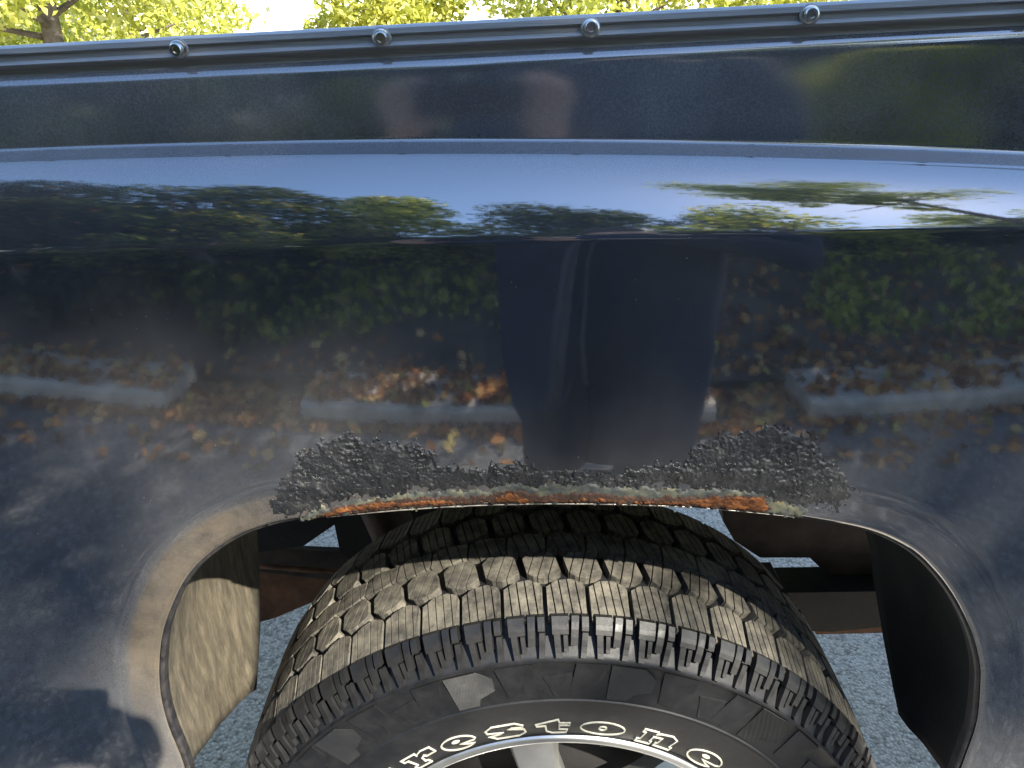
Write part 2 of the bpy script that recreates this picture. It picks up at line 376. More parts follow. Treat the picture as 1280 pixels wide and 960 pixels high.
for x, lab, m_ in zip(xs_, shr, sm):
    yy = (-2.7 if x < -1 else -3.55)+random.uniform(-.12, .12)
    hh = random.uniform(2.4, 3.0); hh = {-.9: 1.25, .05: 1.1, 1.1: 1.2, 2.1: 1.5, 3.1: 1.9, 4.2: 2.3}.get(x, hh)
    tree('shrub', lab, x, yy, hh, .82 if hh > 2.3 else .7, m_, 18, 560 if hh > 2.3 else 420, .07, low=.02, group=HG, cat='shrub')
for x, lab in ((-2.8, 'dark shrub in the second row left of the ivy'), (-1.4, 'dark shrub in the second row straight behind the ivy'), (3.7, 'dark shrub in the second row behind the leafy bank'), (5.6, 'dark shrub in the second row near the right end')):
    tree('shrub', lab, x, -4.75, 2.7, .95, 'leaf_dark', 18, 520, .08, low=.05, group=HG, cat='shrub')
tl = [(-.5, -7.0, 3.2, 1.7, 'leaf_dark', 'low dark tree in the second row left of the person'), (1.3, -8.8, 8.0, 2.0, 'leaf_hedge', 'tall green tree farthest back right of the person'), (3.6, -9.2, 8.4, 1.9, 'leaf_hedge', 'tall green tree farthest back above the leafy bank'), (7.2, -7.6, 7.8, 1.8, 'leaf_ivy', 'tall yellow-green tree in the second row on the right'), (2.5, -5.4, 5.9, 1.5, 'leaf_ivy', 'open-crowned yellow-green tree added to dapple the road, wide gaps between its boughs'), (-3.2, -8.6, 5.2, 2.2, 'leaf_dark', 'low dark tree in the second row on the left'), (-5.4, -7.6, 5.0, 2.2, 'leaf_dark', 'low dark tree in the second row far left'), (8.6, -7.6, 7.4, 1.9, 'leaf_hedge', 'big green tree in the second row at the right end'), (4.6, -7.4, 3.2, 1.7, 'leaf_dark', 'low dark tree in the second row behind the leafy bank'), (2.2, -7.4, 3.0, 1.6, 'leaf_dark', 'low dark tree in the second row behind the yellow-green shrubs'), (9.8, -6.2, 5.0, 2.1, 'leaf_dark', 'dark tree beyond the right end of the hedge'), (7.0, -3.4, 3.4, 1.5, 'leaf_dark', 'squat dark tree beside the kerb far right'), (-7.6, -3.6, 3.6, 1.6, 'leaf_dark', 'squat dark tree beside the kerb far left'), (-6.5, -5.6, 6.6, 2.1, 'leaf_dark', 'dark spreading tree behind the left end of the hedge'), (-3.4, -5.3, 6.2, 1.9, 'leaf_hedge', 'broad green tree behind the dark shrubs'), (.1, -8.2, 7.6, 2.0, 'leaf_hedge', 'medium green tree farthest back behind the person'),  # the open-crowned tree is added to break the road light into dapples
      (-2.0, -7.0, 6.9, 1.7, 'leaf_ivy', 'yellowing tree in the second row left of the person'), (7.6, -5.2, 6.6, 2.0, 'leaf_ivy', 'tall yellow-green tree at the right end of the hedge'), (-9.6, -3.6, 6.0, 2.0, 'leaf_dark', 'dark tree beside the driveway far left')]
for x, y, h, r, m_, lab in tl: tree('tree', lab, x, y, h, r, m_, 18 if x != 2.5 else 9, 520 if x != 2.5 else 190, .13, low=.3 if x != 2.5 else .55, group='trees behind the hedge')
# tall tree added towards the sun: its crown is cut to shade the upper body side, dapples reach the rest
tt_root = empty('tree', (5.6, -5.0, bank_z(5.6, -5.0))); tag(tt_root, 'tallest tree behind the hedge, added with a high crown cut to shade the truck', 'tree', 'trees behind the hedge')
tb = MB(); t0 = Vector((0, 0, -.2)); t1 = Vector((-.6, .2, 7.0)); tb.tube([t0, Vector((.05, .05, 2.5)), t1, Vector((-1.0, .5, 8.3))], [.16, .12, .09, .03], 9)
pc_ = []; zb = bank_z(5.6, -5.0)
for k in range(74):
    c = np.array([3.55, -4.25, 7.35])+rng.normal(size=3)*np.array([.85, .5, .75]); P_ = c+rng.normal(size=(230, 3))*np.array([.20, .20, .15])
    dpt = -P_[:, 1]; zp = P_[:, 2]-dpt*math.tan(SUN_EL)/math.cos(SUN_AZ); xp = P_[:, 0]-dpt*math.tan(SUN_AZ)
    P_ = P_[zp > 1.11+.03*np.sin(xp*9)+.02*np.sin(xp*23+1)]
    pc_.append(P_)
    if k % 4 == 0: e_ = Vector(c)-Vector((5.6, -5.0, zb)); tb.tube([t1, t1.lerp(e_, .6), e_], [.04, .025, .008], 6)
for xp, zp, dp, n, sx, sz in ((.20, 1.22, 4.4, 420, .20, .07), (-.60, .92, 4.4, 90, .10, .03), (-.62, .74, 4.2, 80, .07, .03), (.52, .86, 4.3, 150, .12, .06), (.75, .75, 4.5, 200, .14, .08)):  # leaf clumps added to block the sun glint and dapple the panel
    c = np.array([xp+dp*math.tan(SUN_AZ), -dp, zp+dp*math.tan(SUN_EL)/math.cos(SUN_AZ)]); pc_.append(c+rng.normal(size=(n, 3))*np.array([sx, .06, sz])); e_ = Vector(c)-Vector((5.6, -5.0, zb)); tb.tube([t1, t1.lerp(e_, .5)+Vector((0, 0, .25)), e_], [.03, .015, .006], 6)
tb.build('trunk', 'bark', tt_root, True)
V, Fq = leaves(np.vstack(pc_)-np.array([5.6, -5.0, zb]), .085); fast_mesh('crown', V, Fq, 'leaf_ivy', tt_root)
gi = np.array([(x, y, bank_z(x, y)+abs(rng.normal(0, .07))) for x, y in zip(rng.uniform(-1.5, 3.0, 3800), rng.uniform(-3.3, -2.25, 3800)) if mnoise.noise((x*1.3, y*1.6, 4)) > -.12])
V, Fq = leaves(gi, .06); tag(fast_mesh('ground_cover', V, Fq, 'leaf_ivy'), 'low ivy covering the bank behind the kerb', kind='stuff')
# leaf litter along the kerb and on the bank
P = []
for _ in range(4300):
    x = rng.normal(.1, 2.4); y = -1.74-abs(rng.normal(0, .2 if x < .9 else .7))
    if x > 3.5 and random.random() < .4: continue
    P.append((x, y, (bank_z(x, y)+.012) if y < -2.09 else (.098 if y < -1.83 and (x < -1.55 or -.95 < x < .75 or x > 1.15) else .012)))
for _ in range(500): P.append((rng.uniform(-3, 3), rng.uniform(-1.85, -1.45), .01))
V, Fq = leaves(P, .058, .7, .4, flat=1)
tag(fast_mesh('leaf_litter', V, Fq, 'leaf_litter'), 'orange and brown fallen leaves drifted against the kerb', kind='stuff')
# bright autumn trees beyond the truck, seen over the bed rail
bt = [(-4.6, 7.2, 4.4, 1.7, 'leaf_yellow', 'sunlit yellow-green tree with a bare stem beyond the left of the bed', .3), (-1.7, 9.0, 2.3, 1.0, 'leaf_yellow', 'low bright yellow bush beyond the bed beside the sky gap', .04), (1.0, 8.2, 3.2, 1.5, 'leaf_yellow', 'dense golden bush beyond the middle of the bed', .03),
      (3.1, 8.6, 3.6, 1.6, 'leaf_yellow', 'dense yellow bush beyond the right of the bed', .03), (5.6, 9.2, 4.0, 1.8, 'leaf_yellow', 'rounded golden tree beyond the far right of the bed', .05), (-7.2, 8.4, 4.2, 1.9, 'leaf_yellow', 'leaning yellow tree beyond the far left of the bed', .1)]
bt += [(-9.6, 12.5, 3.4, 2.2, 'leaf_yellow', 'far low yellow thicket at the left edge beyond the bed', .02), (-6.6, 12.8, 3.0, 1.8, 'leaf_yellow', 'far low thicket seen behind the tree with the bare stem', .02), (8.8, 12.5, 3.6, 2.2, 'leaf_yellow', 'far low thicket at the right edge beyond the bed', .02)]
for x, y, h, r, m_, lab, lo in bt: tree('tree', lab, x, y, h, r, m_, 18, 900, .082, z0=0, low=lo, group='autumn trees beyond the truck', lean=.3)

# ------------------------------------------------------------------ the truck
truck = empty('pickup_truck', (0, 0, 0))
tag(truck, 'dirty dark blue-black pickup truck with a rusted rear wheel arch', 'pickup truck')
# body side profile: v is the photo row at the middle column, tilt the upward turn of the surface
TILT = [(64, 58), (70, 42), (76, 26), (80, 10), (86, 5), (120, 3.8), (160, 3.2), (169, 3), (172, 8), (174, 30), (176, 50), (180, 63), (189, 63), (193, 54), (197, 45), (215, 38), (245, 29.5), (270, 25.5), (291, 22), (297, 14), (303, 2.5), (311, 1.0), (330, 0)]
tv = np.array([a for a, b in TILT], float); tt_ = np.array([b for a, b in TILT], float)
vgrid = np.unique(np.concatenate([np.linspace(64, 330, 134), np.linspace(168, 200, 33), np.linspace(290, 314, 25), np.linspace(64, 82, 19)]))[::-1]
Yr = [0.0]; ang = lambda v: PITCH+math.atan((v-480)/FPX)
Zr = [CH-CD*math.tan(ang(330))]
for i in range(1, len(vgrid)):
    vm = .5*(vgrid[i]+vgrid[i-1]); T = math.tan(R_(np.interp(vm, tv, tt_))); ta = math.tan(ang(vgrid[i])); y, z = Yr[-1], Zr[-1]
    z2 = (CH-(CD+y-T*z)*ta)/(1+T*ta); Yr.append(y+T*(z2-z)); Zr.append(z2)
vgrid = vgrid[::-1]; Yr = np.array(Yr[::-1]); Zr = np.array(Zr[::-1])
RB = 7.0
def bulge(x, v): return (x*x/(2*RB))*np.interp(v, [64, 175, 300], [.25, .35, 1.0])
CURV = [(24, [(0, 58), (320, 42), (640, 24), (960, 6), (1280, -9)]), (65, [(0, 97), (320, 83), (640, 65), (960, 49), (1280, 33)]), (76, [(0, 107), (320, 93), (640, 76), (960, 59), (1280, 44)]), (174, [(0, 186), (320, 179), (640, 174), (960, 177), (1280, 190)]),
        (194, [(0, 205), (320, 197), (640, 194), (960, 199), (1280, 211)]), (302, [(0, 322), (320, 315), (640, 302), (960, 296), (1280, 288)])]
def yref(v): return np.interp(v, vgrid, Yr)
def zref(v): return np.interp(v, vgrid, Zr) if v >= 64 else CH-(CD+yref(64))*math.tan(ang(v))
def curve_z(x, v, pts):
    px_, py_ = zip(*pts); Y = yref(v)+bulge(x, v); pf = np.polyfit(px_, py_, 2); z = zref(v)
    for _ in range(12):
        u, vv = proj(x, Y, z); u = min(max(u, -260), 1540); z = at_y(u, np.polyval(pf, u), Y)[2]
    return z
XT = np.linspace(-1.8, 1.8, 145); KV = [k for k, _ in CURV]
DZ = np.array([[curve_z(x, k, p)-zref(k) for k, p in CURV] for x in np.clip(XT, -.55, .5)])
def dz(x, v):
    row = np.array([np.interp(x, XT, DZ[:, k]) for k in range(len(KV))]); return np.interp(v, KV, row)
def P_up(x, v): return np.array([x, yref(v)+bulge(x, v), zref(v)+dz(x, v)])
def low_Y(x, z): return bulge(x, 330.)
# wheel arch edge traced from the photograph onto the body side
ARCH = [(229, 958), (210, 910), (200, 868), (199, 827), (205, 785), (225, 735), (250, 702), (292, 672), (333, 656), (370, 648), (410, 645), (500, 636), (600, 630), (720, 628), (860, 632), (960, 641), (1010, 647), (1079, 660), (1121, 676), (1154, 698), (1187, 736), (1212, 782), (1225, 827), (1226, 862), (1221, 906), (1206, 950)]
arch = []
for px, py in ARCH:
    p = at_y(px, py, 0.0); p = at_y(px, py, bulge(p[0], 330)+.006); arch.append((p[0], p[2]))
arch = [(arch[0][0]-.012, .40), (arch[0][0]-.004, .52)]+arch+[(arch[-1][0]+.004, .52), (arch[-1][0]+.012, .40)]
A = catmull(arch, 171)
cen = np.array([0., .62]); N_A = len(A)
ztop = lambda x: P_up(x, 330.)[2]
outer = []
dd = A-cen; XL, XE = 1.8, 1.6
for i, d in enumerate(dd):
    d = d/np.linalg.norm(d)
    if A[i, 1] < .60 and False: pass
    tx = ((XE if d[0] > 0 else -XL)-cen[0])/d[0] if abs(d[0]) > 1e-6 else 1e9
    tz = 1e9
    if d[1] > 1e-4:
        tz = (1.186-cen[1])/d[1]
        for _ in range(6): tz = (ztop(np.clip(cen[0]+d[0]*tz, -XL, XE))-cen[1])/d[1]
    tmin = min(tx, tz); outer.append((cen+d*tmin, tz <= tx))
# snap the two rays nearest the upper corners
outp = np.array([p for p, _ in outer]); top_f = [b for _, b in outer]
it = [i for i, b in enumerate(top_f) if b]; i0, i1 = it[0], it[-1]
outp[i0] = (-XL, ztop(-XL)); outp[i1] = (XE, ztop(XE)); outp[:, 1] = np.maximum(outp[:, 1], .43)
def lipY(dist):   # rolled flange around the opening: crown, then turning in towards the wheel
    return np.interp(dist, [0, .0012, .003, .010, .020, .028, .031, .034, .040, .07], [.0060, .0044, .0036, .0029, .0020, .0013, .0009, .0003, 0, 0])
rows = np.concatenate([[0, .002, .004, .007, .010, .014, .019, .024, .029, .034, .037, .040, .043, .046, .05, .055, .06, .07], .07+np.linspace(0, 1, 18)[1:]**1.3*10])
Vl = []; NR = len(rows)
for i in range(N_A):
    seg = outp[i]-A[i]; L = np.linalg.norm(seg); u = seg/L
    tang = A[min(i+1, N_A-1)]-A[max(i-1, 0)]; tang /= np.linalg.norm(tang); nrm = np.array([-tang[1], tang[0]]); sc_ = max(.35, abs(u@nrm))
    for r in rows:
        d = r/sc_ if r <= .07 else .07/sc_+(L-.07/sc_)*(r-.07)/10
        p = A[i]+u*d; Vl.append((p[0], low_Y(*p)+lipY(d*sc_), p[1]))
Vl = np.array(Vl)
Fl = [[i*NR+j, i*NR+j+1, (i+1)*NR+j+1, (i+1)*NR+j] for i in range(N_A-1) for j in range(NR-1)]
xs_top = outp[i0:i1+1, 0]; nv = len(vgrid)
Vu = np.array([P_up(x, v) for x in xs_top for v in vgrid])
Fu = [[i*nv+j, (i+1)*nv+j, (i+1)*nv+j+1, i*nv+j+1] for i in range(len(xs_top)-1) for j in range(nv-1)]
def grid_normals(V, n, m):
    G = V.reshape(n, m, 3); du = np.gradient(G, axis=0); dv = np.gradient(G, axis=1); N = np.cross(du, dv); N /= np.linalg.norm(N, axis=2, keepdims=True)+1e-12
    N *= -np.sign(N[..., 1:2]+1e-9); return N.reshape(-1, 3)
Nn = np.vstack([grid_normals(Vl, N_A, NR), grid_normals(Vu, len(xs_top), nv)])
Vall = np.vstack([Vl, Vu]); Fall = Fl+[[a+len(Vl) for a in f] for f in Fu]
def face_out(f):
    a, b, c = Vall[f[0]], Vall[f[1]], Vall[f[2]]; n = np.cross(b-a, c-a); c2 = np.cross(c-a, Vall[f[3]]-a)
    return f if (n+c2)[1] < 0 else f[::-1]
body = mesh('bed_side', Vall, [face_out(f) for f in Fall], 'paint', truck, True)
da = body.data.attributes.new('dirt_reflection', 'FLOAT', 'POINT'); dv = np.zeros(len(Vall), np.float32)
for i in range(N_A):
    side = 1.0 if A[i, 0] < 0 else .08  # stronger on the left, where the lip would mirror lit ground
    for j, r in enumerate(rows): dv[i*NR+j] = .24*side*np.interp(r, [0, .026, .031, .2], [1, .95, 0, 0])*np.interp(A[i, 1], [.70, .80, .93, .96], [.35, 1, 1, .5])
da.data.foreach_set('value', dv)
body.data.normals_split_custom_set_from_vertices([tuple(n) for n in Nn])
def on_body(px, py, off=0.0):     # point of the body side under a photo pixel (lower, near-vertical part)
    Y = 0.0
    for _ in range(3):
        p = at_y(px, py, Y-off); dist = np.sqrt(((A-np.array([p[0], p[2]]))**2).sum(1)).min(); Y = low_Y(p[0], p[2])+lipY(dist)
    return at_y(px, py, Y-off)
# flange returning inward from the arch edge, and the two liners
mb = MB(); V = []; k = 4
for i in range(N_A):
    x, z = A[i]; y0 = low_Y(x, z)+.008; nx_, nz_ = (cen-A[i])/np.linalg.norm(cen-A[i])
    for (dy, dn) in ((0.0, 0), (-.0008, .0025), (.002, .0042), (.011, .0035)): V.append((x+nx_*dn, y0+dy, z+nz_*dn))
mb.add(V, [[i*k+j, (i+1)*k+j, (i+1)*k+j+1, i*k+j+1] for i in range(N_A-1) for j in range(k-1)]).build('arch_flange', 'lip', truck, True)
def liner(name, mat, side, prof, zbot, i_from, i_to):
    # prof: (z, Y) of the inward edge; zbot: where the flap ends at the lip (its lower edge slopes down inwards)
    zs, ys = zip(*sorted(prof)); V = []; k = 11; ids = [i for i in range(i_from, i_to) if A[i, 1] > zbot]
    for i in ids:
        x, z = A[i]; y0 = low_Y(x, z)+.012; y1 = max(y0+.01, np.interp(z, zs, ys)); nx_, nz_ = (A[i]-cen)/np.linalg.norm(A[i]-cen); nz_ = max(nz_, 0)
        for j in range(k):
            t = j/(k-1); b = .006*mnoise.noise((x*8, t*4, z*8)); sag = (.088 if side < 0 else .012)*t*max(0, 1-(z-zbot)/.12)
            V.append((x+nx_*(.004+.010*math.sin(math.pi*t)+b), y0+(y1-y0)*t, z-sag+nz_*(.004+.01*math.sin(math.pi*t)+b)))
    o = MB().add(V, [[i*k+j, (i+1)*k+j, (i+1)*k+j+1, i*k+j+1] for i in range(len(ids)-1) for j in range(k-1)]).build(name, mat, truck, True)
    m = o.modifiers.new('thickness', 'SOLIDIFY'); m.thickness = .004; m.offset = 1; return o
def inner_edge(pts, X): return [(p[2], p[1]) for p in (at_x(a, b, X) for a, b in pts)]
XLn, XRn = -.372, .375
li = [(.60, .205), (.64, .265), (.68, .305), (.74, .33), (1.0, .30)]
ri = [(.57, .13), (.62, .20), (.67, .26), (.74, .29), (1.0, .28)]
half = N_A//2
liner('wheel_well_liner', 'liner', -1, li, .60, 2, half-14)
liner('wheel_well_liner', 'dark', 1, ri, .57, half+16, N_A-2)  # near-black material paints in the unlit side of the well
# upper rail with rubbing ribs
RAILP = [(24, .020), (22.5, .010), (24, .003), (27, 0), (34, -.0006), (36, .0016), (44, .0016), (46, -.0008), (49, -.0016), (52, -.0006), (54, .003), (61, .004), (64, .0035), (66, .006)]
y0r = float(yref(64))-.002; V = []; xr = np.linspace(-1.8, 1.6, 90); k = len(RAILP)+3
for x in xr:
    ys = y0r+bulge(x, 64)
    zt = CH-(CD+y0r)*math.tan(ang(22.5))+dz(x, 24)
    V += [(x, ys+.085, zt-.04), (x, ys+.085, zt-.002), (x, ys+.03, zt)]
    for v, dy in RAILP: V.append((x, ys+dy, CH-(CD+y0r)*math.tan(ang(v))+dz(x, v)))
o = MB().add(V, [[i*k+j, (i+1)*k+j, (i+1)*k+j+1, i*k+j+1] for i in range(len(xr)-1) for j in range(k-1)]).build('bed_rail', 'rail', truck, True)
m = o.modifiers.new('edge', 'EDGE_SPLIT'); m.split_angle = R_(40)
# snap studs on the rail
def stud_mesh():
    b = MB(); b.lathe([(0, 0.0001), (0, .0056), (-.0014, .0056), (-.0020, .0048), (-.0022, .0042), (-.0050, .0041), (-.0058, .0036), (-.0058, .0024), (-.0044, .0020), (-.0044, .0001)], 24); return b
st0 = None
for px, py in ((-34, 76), (224, 61), (477, 47), (738, 35), (1012, 18), (1300, 3)):
    p = at_y(px, py, y0r-.002); Yb = y0r+bulge(p[0], 40); p = at_y(px, py, Yb-.001)
    if st0 is None:
        st0 = stud_mesh().build('rail_stud', 'steel', truck, True); mm = st0.modifiers.new('edge', 'EDGE_SPLIT'); mm.split_angle = R_(35)
        wsh = MB().lathe([(0, .0001), (0, .0066), (-.0006, .0064), (-.0007, .0001)], 24).build('washer', 'rail', st0, True); c = st0
    else:
        c = st0.copy(); link(c); c.parent = truck; ww = wsh.copy(); link(ww); ww.parent = c
    c.location = p; c.rotation_euler = (R_(random.uniform(-9, 9)), R_(random.uniform(0, 90)), R_(random.uniform(-7, 7)))
# inner wall of the bed, bed floor, far side, moulding
MB().box((-1.8, y0r+.03, 1.0), (1.58, y0r+.05, 1.285)).build('bed_inner_wall', 'paint', truck)
MB().box((-1.8, y0r+.052, .995), (1.58, 1.66, 1.03)).build('bed_floor', 'dark', truck)
MB().box((-1.8, 1.665, .82), (1.58, 1.72, 1.25)).build('far_bed_side', 'paint', truck)
MB().box((1.582, y0r+.035, .86), (1.62, 1.72, 1.275)).build('tailgate', 'paint', truck)
# underbody pieces seen through the wheel well, traced on their own plane behind the wheel
def plate(name, poly, Y, th, mat):
    a = [at_y(px, py, Y) for px, py in poly]; b = [p+np.array([0, th, 0]) for p in a]
    return MB().prism(a, b).build(name, mat, truck)
plate('frame_crossmember', [(300, 560), (700, 560), (700, 690), (470, 706), (440, 700), (425, 690), (418, 656), (380, 682), (300, 694)], .46, .012, 'dark')
plate('frame_rail', [(250, 684), (385, 688), (432, 690), (470, 694), (470, 726), (440, 728), (250, 706)], .52, .012, 'brown')
plate('spring_hanger', [(280, 708), (455, 727), (392, 752), (345, 772), (280, 790)], .55, .04, 'rustmetal')
plate('hanger_bracket', [(896, 560), (1180, 560), (1180, 760), (1075, 745), (1055, 738), (1012, 697), (950, 697), (918, 676), (904, 652)], .44, .05, 'brown')
plate('leaf_spring', [(940, 735), (978, 734), (982, 741), (1180, 738), (1180, 776), (1040, 790), (940, 786)], .40, .06, 'dark')
plate('spring_plate', [(1020, 786), (1150, 783), (1150, 790), (1020, 793)], .41, .05, 'rustmetal')
MB().tube([(0, .30, .40), (0, 1.45, .40)], .045, 16).build('axle_tube', 'dark', truck, True)

a_, b_ = at_y(470, 640, .40), at_y(560, 760, .36)
MB().tube([a_+np.array([-.02, 0, .12]), a_+(b_-a_)*.3, b_], .034, 16).build('shock_absorber', 'brown', truck, True)
MB().tube([at_y(300, 705, .50), at_y(380, 712, .50), at_y(470, 716, .50)], .0045, 8).build('brake_line', 'rustmetal', truck, True)
# ------------------------------------------------------------------ wheel
WC = (0, 0, .40); RT = .400; YO, TW = .058, .225
def rcrown(y):   # tread radius across the width (y from the outer edge)
    t = (y-TW/2)/(TW/2); return RT-.003*t*t-.006*max(0, abs(t)-.72)/.28
tyre_prof = [(YO+TW-.01, .225), (YO+TW+.016, .27), (YO+TW+.022, .31), (YO+TW+.014, .355), (YO+TW+.002, .380), (YO+TW-.012, .3885), (YO+TW*.75, .3900), (YO+TW/2, .3905), (YO+TW*.25, .3900), (YO+.014, .3880), (YO+.002, .3815), (YO-.010, .372),
             (.0385, .3640), (.0360, .3622), (.0330, .3618), (.0328, .3600), (.0345, .3585), (.0345, .345), (.0325, .330), (.0315, .3100), (.0298, .3092), (.0300, .3078), (.0318, .3070), (.0335, .290), (.038, .268), (.0405, .258), (.0440, .243), (.0470, .2400), (.0455, .2380), (.046, .2355), (.056, .230)]
tyre = MB().lathe(tyre_prof, 192).build('tyre', 'rubber', truck, True, WC)
tyre.rotation_euler = (0, R_(0), 0)
mm = tyre.modifiers.new('edge', 'EDGE_SPLIT'); mm.split_angle = R_(50)
def clip(poly, a, b, c):        # keep a*s+b*y<=c
    out = []
    for i in range(len(poly)):
        p, q = poly[i], poly[(i+1) % len(poly)]; fp, fq = a*p[0]+b*p[1]-c, a*q[0]+b*q[1]-c
        if fp <= 0: out.append(p)
        if fp*fq < 0: t = fp/(fp-fq); out.append((p[0]+(q[0]-p[0])*t, p[1]+(q[1]-p[1])*t))
    return out
def wrap(s, y, r):
    a = s/RT; return (r*math.sin(a), YO+y, r*math.cos(a))
def block_mesh(name, poly, nsip, skew, gap=.0013, depth=.0125):
    b = MB(); ss = [p[0]+skew*p[1] for p in poly]; lo, hi = min(ss), max(ss)
    for k in range(nsip):
        a0 = lo+(hi-lo)*k/nsip+(gap/2 if k else 0); a1 = lo+(hi-lo)*(k+1)/nsip-(gap/2 if k < nsip-1 else 0)
        q = clip(clip(poly, 1, skew, a1), -1, -skew, -a0)
        if len(q) < 3: continue
        # clockwise seen from outside does not matter: both sides shaded
        cx_, cy_ = sum(p[0] for p in q)/len(q), sum(p[1] for p in q)/len(q)
        ins = []
        for (s, y) in q:
            outer_pt = True
            ins.append((s+(cx_-s)*(.012/.35)*.6 if abs(s-cx_) > 1e-6 else s, y+(cy_-y)*.025))
        top = [wrap(s, y, rcrown(y)+.0) for s, y in ins]; edge = [wrap(s, y, rcrown(y)-.0012) for s, y in q]; bot = [wrap(s, y, .3865) for s, y in q]
        n = len(q); b.add(top+edge+bot, [list(range(n))]+[[i, (i+1) % n, n+(i+1) % n, n+i] for i in range(n)]+[[n+i, n+(i+1) % n, 2*n+(i+1) % n, 2*n+i] for i in range(n)])
    me = bpy.data.meshes.new(name); me.from_pydata(b.v, [], b.f)
    bm = bmesh.new(); bm.from_mesh(me); bmesh.ops.recalc_face_normals(bm, faces=bm.faces); bm.to_mesh(me); bm.free()
    me.materials.append(M['tread']); return me
NP = 56; PIT = 2*math.pi*RT/NP*1000     # mm per pitch (~69.8)
mmm = lambda P: [(a/1000, b/1000) for a, b in P]
W_ = TW*1000
o1 = [(-20, 1), (-20.5, 40), (-9, 49), (6, 51), (18, 45), (20, 40), (20, 1)]
o2 = [(-18, 61), (-22.5, 84), (-16, 93), (7, 95), (13.5, 87), (18.5, 63), (11, 56.5), (0, 53), (-11, 55.5)]
row1, row2 = mmm(o1), mmm(o2); row3 = mmm([(-21.6, 99), (-20.6, 122), (-8, 129), (21.2, 124), (21.6, 101), (2, 96)])
row4, row5 = mmm([(-s, W_-y) for s, y in o2]), mmm([(-s, W_-y) for s, y in o1])
rows_ = [(row1, 5, .10, 0), (row2, 4, -.25, .5), (row3, 4, .30, .1), (row4, 4, .25, .6), (row5, 5, -.10, .15)]
for poly, ns, sk, off in rows_:
    me = block_mesh('tread_block', poly, ns, sk)
    for k in range(NP):
        o = bpy.data.objects.new('tread_block', me); o.rotation_euler = (0, 2*math.pi*(k+off)/NP, 0); link(o, tyre)
# shoulder lugs stepping down the upper sidewall
def sh_pt(s, t, lift):          # t 0 at the tread edge .. 1 at the rib
    P = [(YO+.004, .3945), (YO-.004, .3890), (YO-.011, .3800), (.0405, .3700), (.0350, .3635)]
    f = t*(len(P)-1); i = min(int(f), len(P)-2); g = f-i; y = P[i][0]+(P[i+1][0]-P[i][0])*g; r = P[i][1]+(P[i+1][1]-P[i][1])*g
    y -= lift*.8; r += lift*.35; a = s/RT; return (r*math.sin(a), y, r*math.cos(a))
def lug_mesh(name, parts):
    b = MB()
    for (s0, s1, t0, t1, h, sl) in parts:
        n = 5; V = []
        for j in range(n):
            t = t0+(t1-t0)*j/(n-1); sh = sl*(t-t0)/1000
            V += [sh_pt(s0/1000+sh, t, -.004), sh_pt((s0+.8)/1000+sh, t, h/1000), sh_pt((s1-.8)/1000+sh, t, h/1000), sh_pt(s1/1000+sh, t, -.004)]
        Fc = [[i*4+q, i*4+q+1, i*4+q+5, i*4+q+4] for i in range(n-1) for q in range(3)]+[[0, 1, 2, 3], [(n-1)*4+q for q in (3, 2, 1, 0)]]
        b.add(V, Fc)
    me = bpy.data.meshes.new(name); me.from_pydata(b.v, [], b.f); bm = bmesh.new(); bm.from_mesh(me); bmesh.ops.recalc_face_normals(bm, faces=bm.faces); bm.to_mesh(me); bm.free()
    me.materials.append(M['lug']); return me
lugs = [lug_mesh('shoulder_lug', [(-19.5, -1, 0, .42, 5.0, 0), (-18, -10, .42, .97, 3.2, 3), (-8, -2, .46, .82, 1.8, 2)]),
        lug_mesh('shoulder_lug', [(1, 10, 0, .66, 3.4, -2), (11, 19.5, 0, .34, 6.0, 0), (12, 19.5, .40, .97, 2.6, -3)])]
for me in lugs:
    for k in range(NP):
        o = bpy.data.objects.new('shoulder_lug', me); o.rotation_euler = (0, 2*math.pi*(k+.04)/NP, 0); link(o, tyre)
# hatched pads on the sidewall between rib and smooth belt
def side_pt(s, r, lift):
    ys = np.interp(r, [.25, .268, .290, .307, .33, .345, .3585], [.0455, .038, .0335, .0318, .0325, .0345, .0345]); a = s/r; return (r*math.sin(a), ys-lift, r*math.cos(a))
def pad_mesh(name, poly, mat, h=.0012):
    top = [side_pt(s/1000, r/1000, h) for s, r in poly]; bot = [side_pt(s/1000, r/1000, -.001) for s, r in poly]; b = MB().prism(top, bot)
    me = bpy.data.meshes.new(name); me.from_pydata(b.v, [], b.f); me.materials.append(M[mat]); return me
padA = [pad_mesh('sidewall_pad', P_, m_) for P_, m_ in (([(-44, 357), (-12, 357), (-14, 338), (-22, 330), (-26, 314), (-44, 316)], 'rubber'), ([(-8, 357), (26, 357), (40, 345), (38, 330), (20, 322), (16, 313), (-6, 313)], 'hatch'), ([(46, 357), (84, 357), (82, 340), (70, 336), (64, 316), (48, 318)], 'rubber'), ([(90, 340), (120, 344), (116, 314), (94, 314)], 'rubber'))]
NPD = 13
for me in padA:
    for k in range(NPD):
        o = bpy.data.objects.new('sidewall_pad', me); o.rotation_euler = (0, 2*math.pi*(k+.3)/NPD, 0); link(o, tyre)
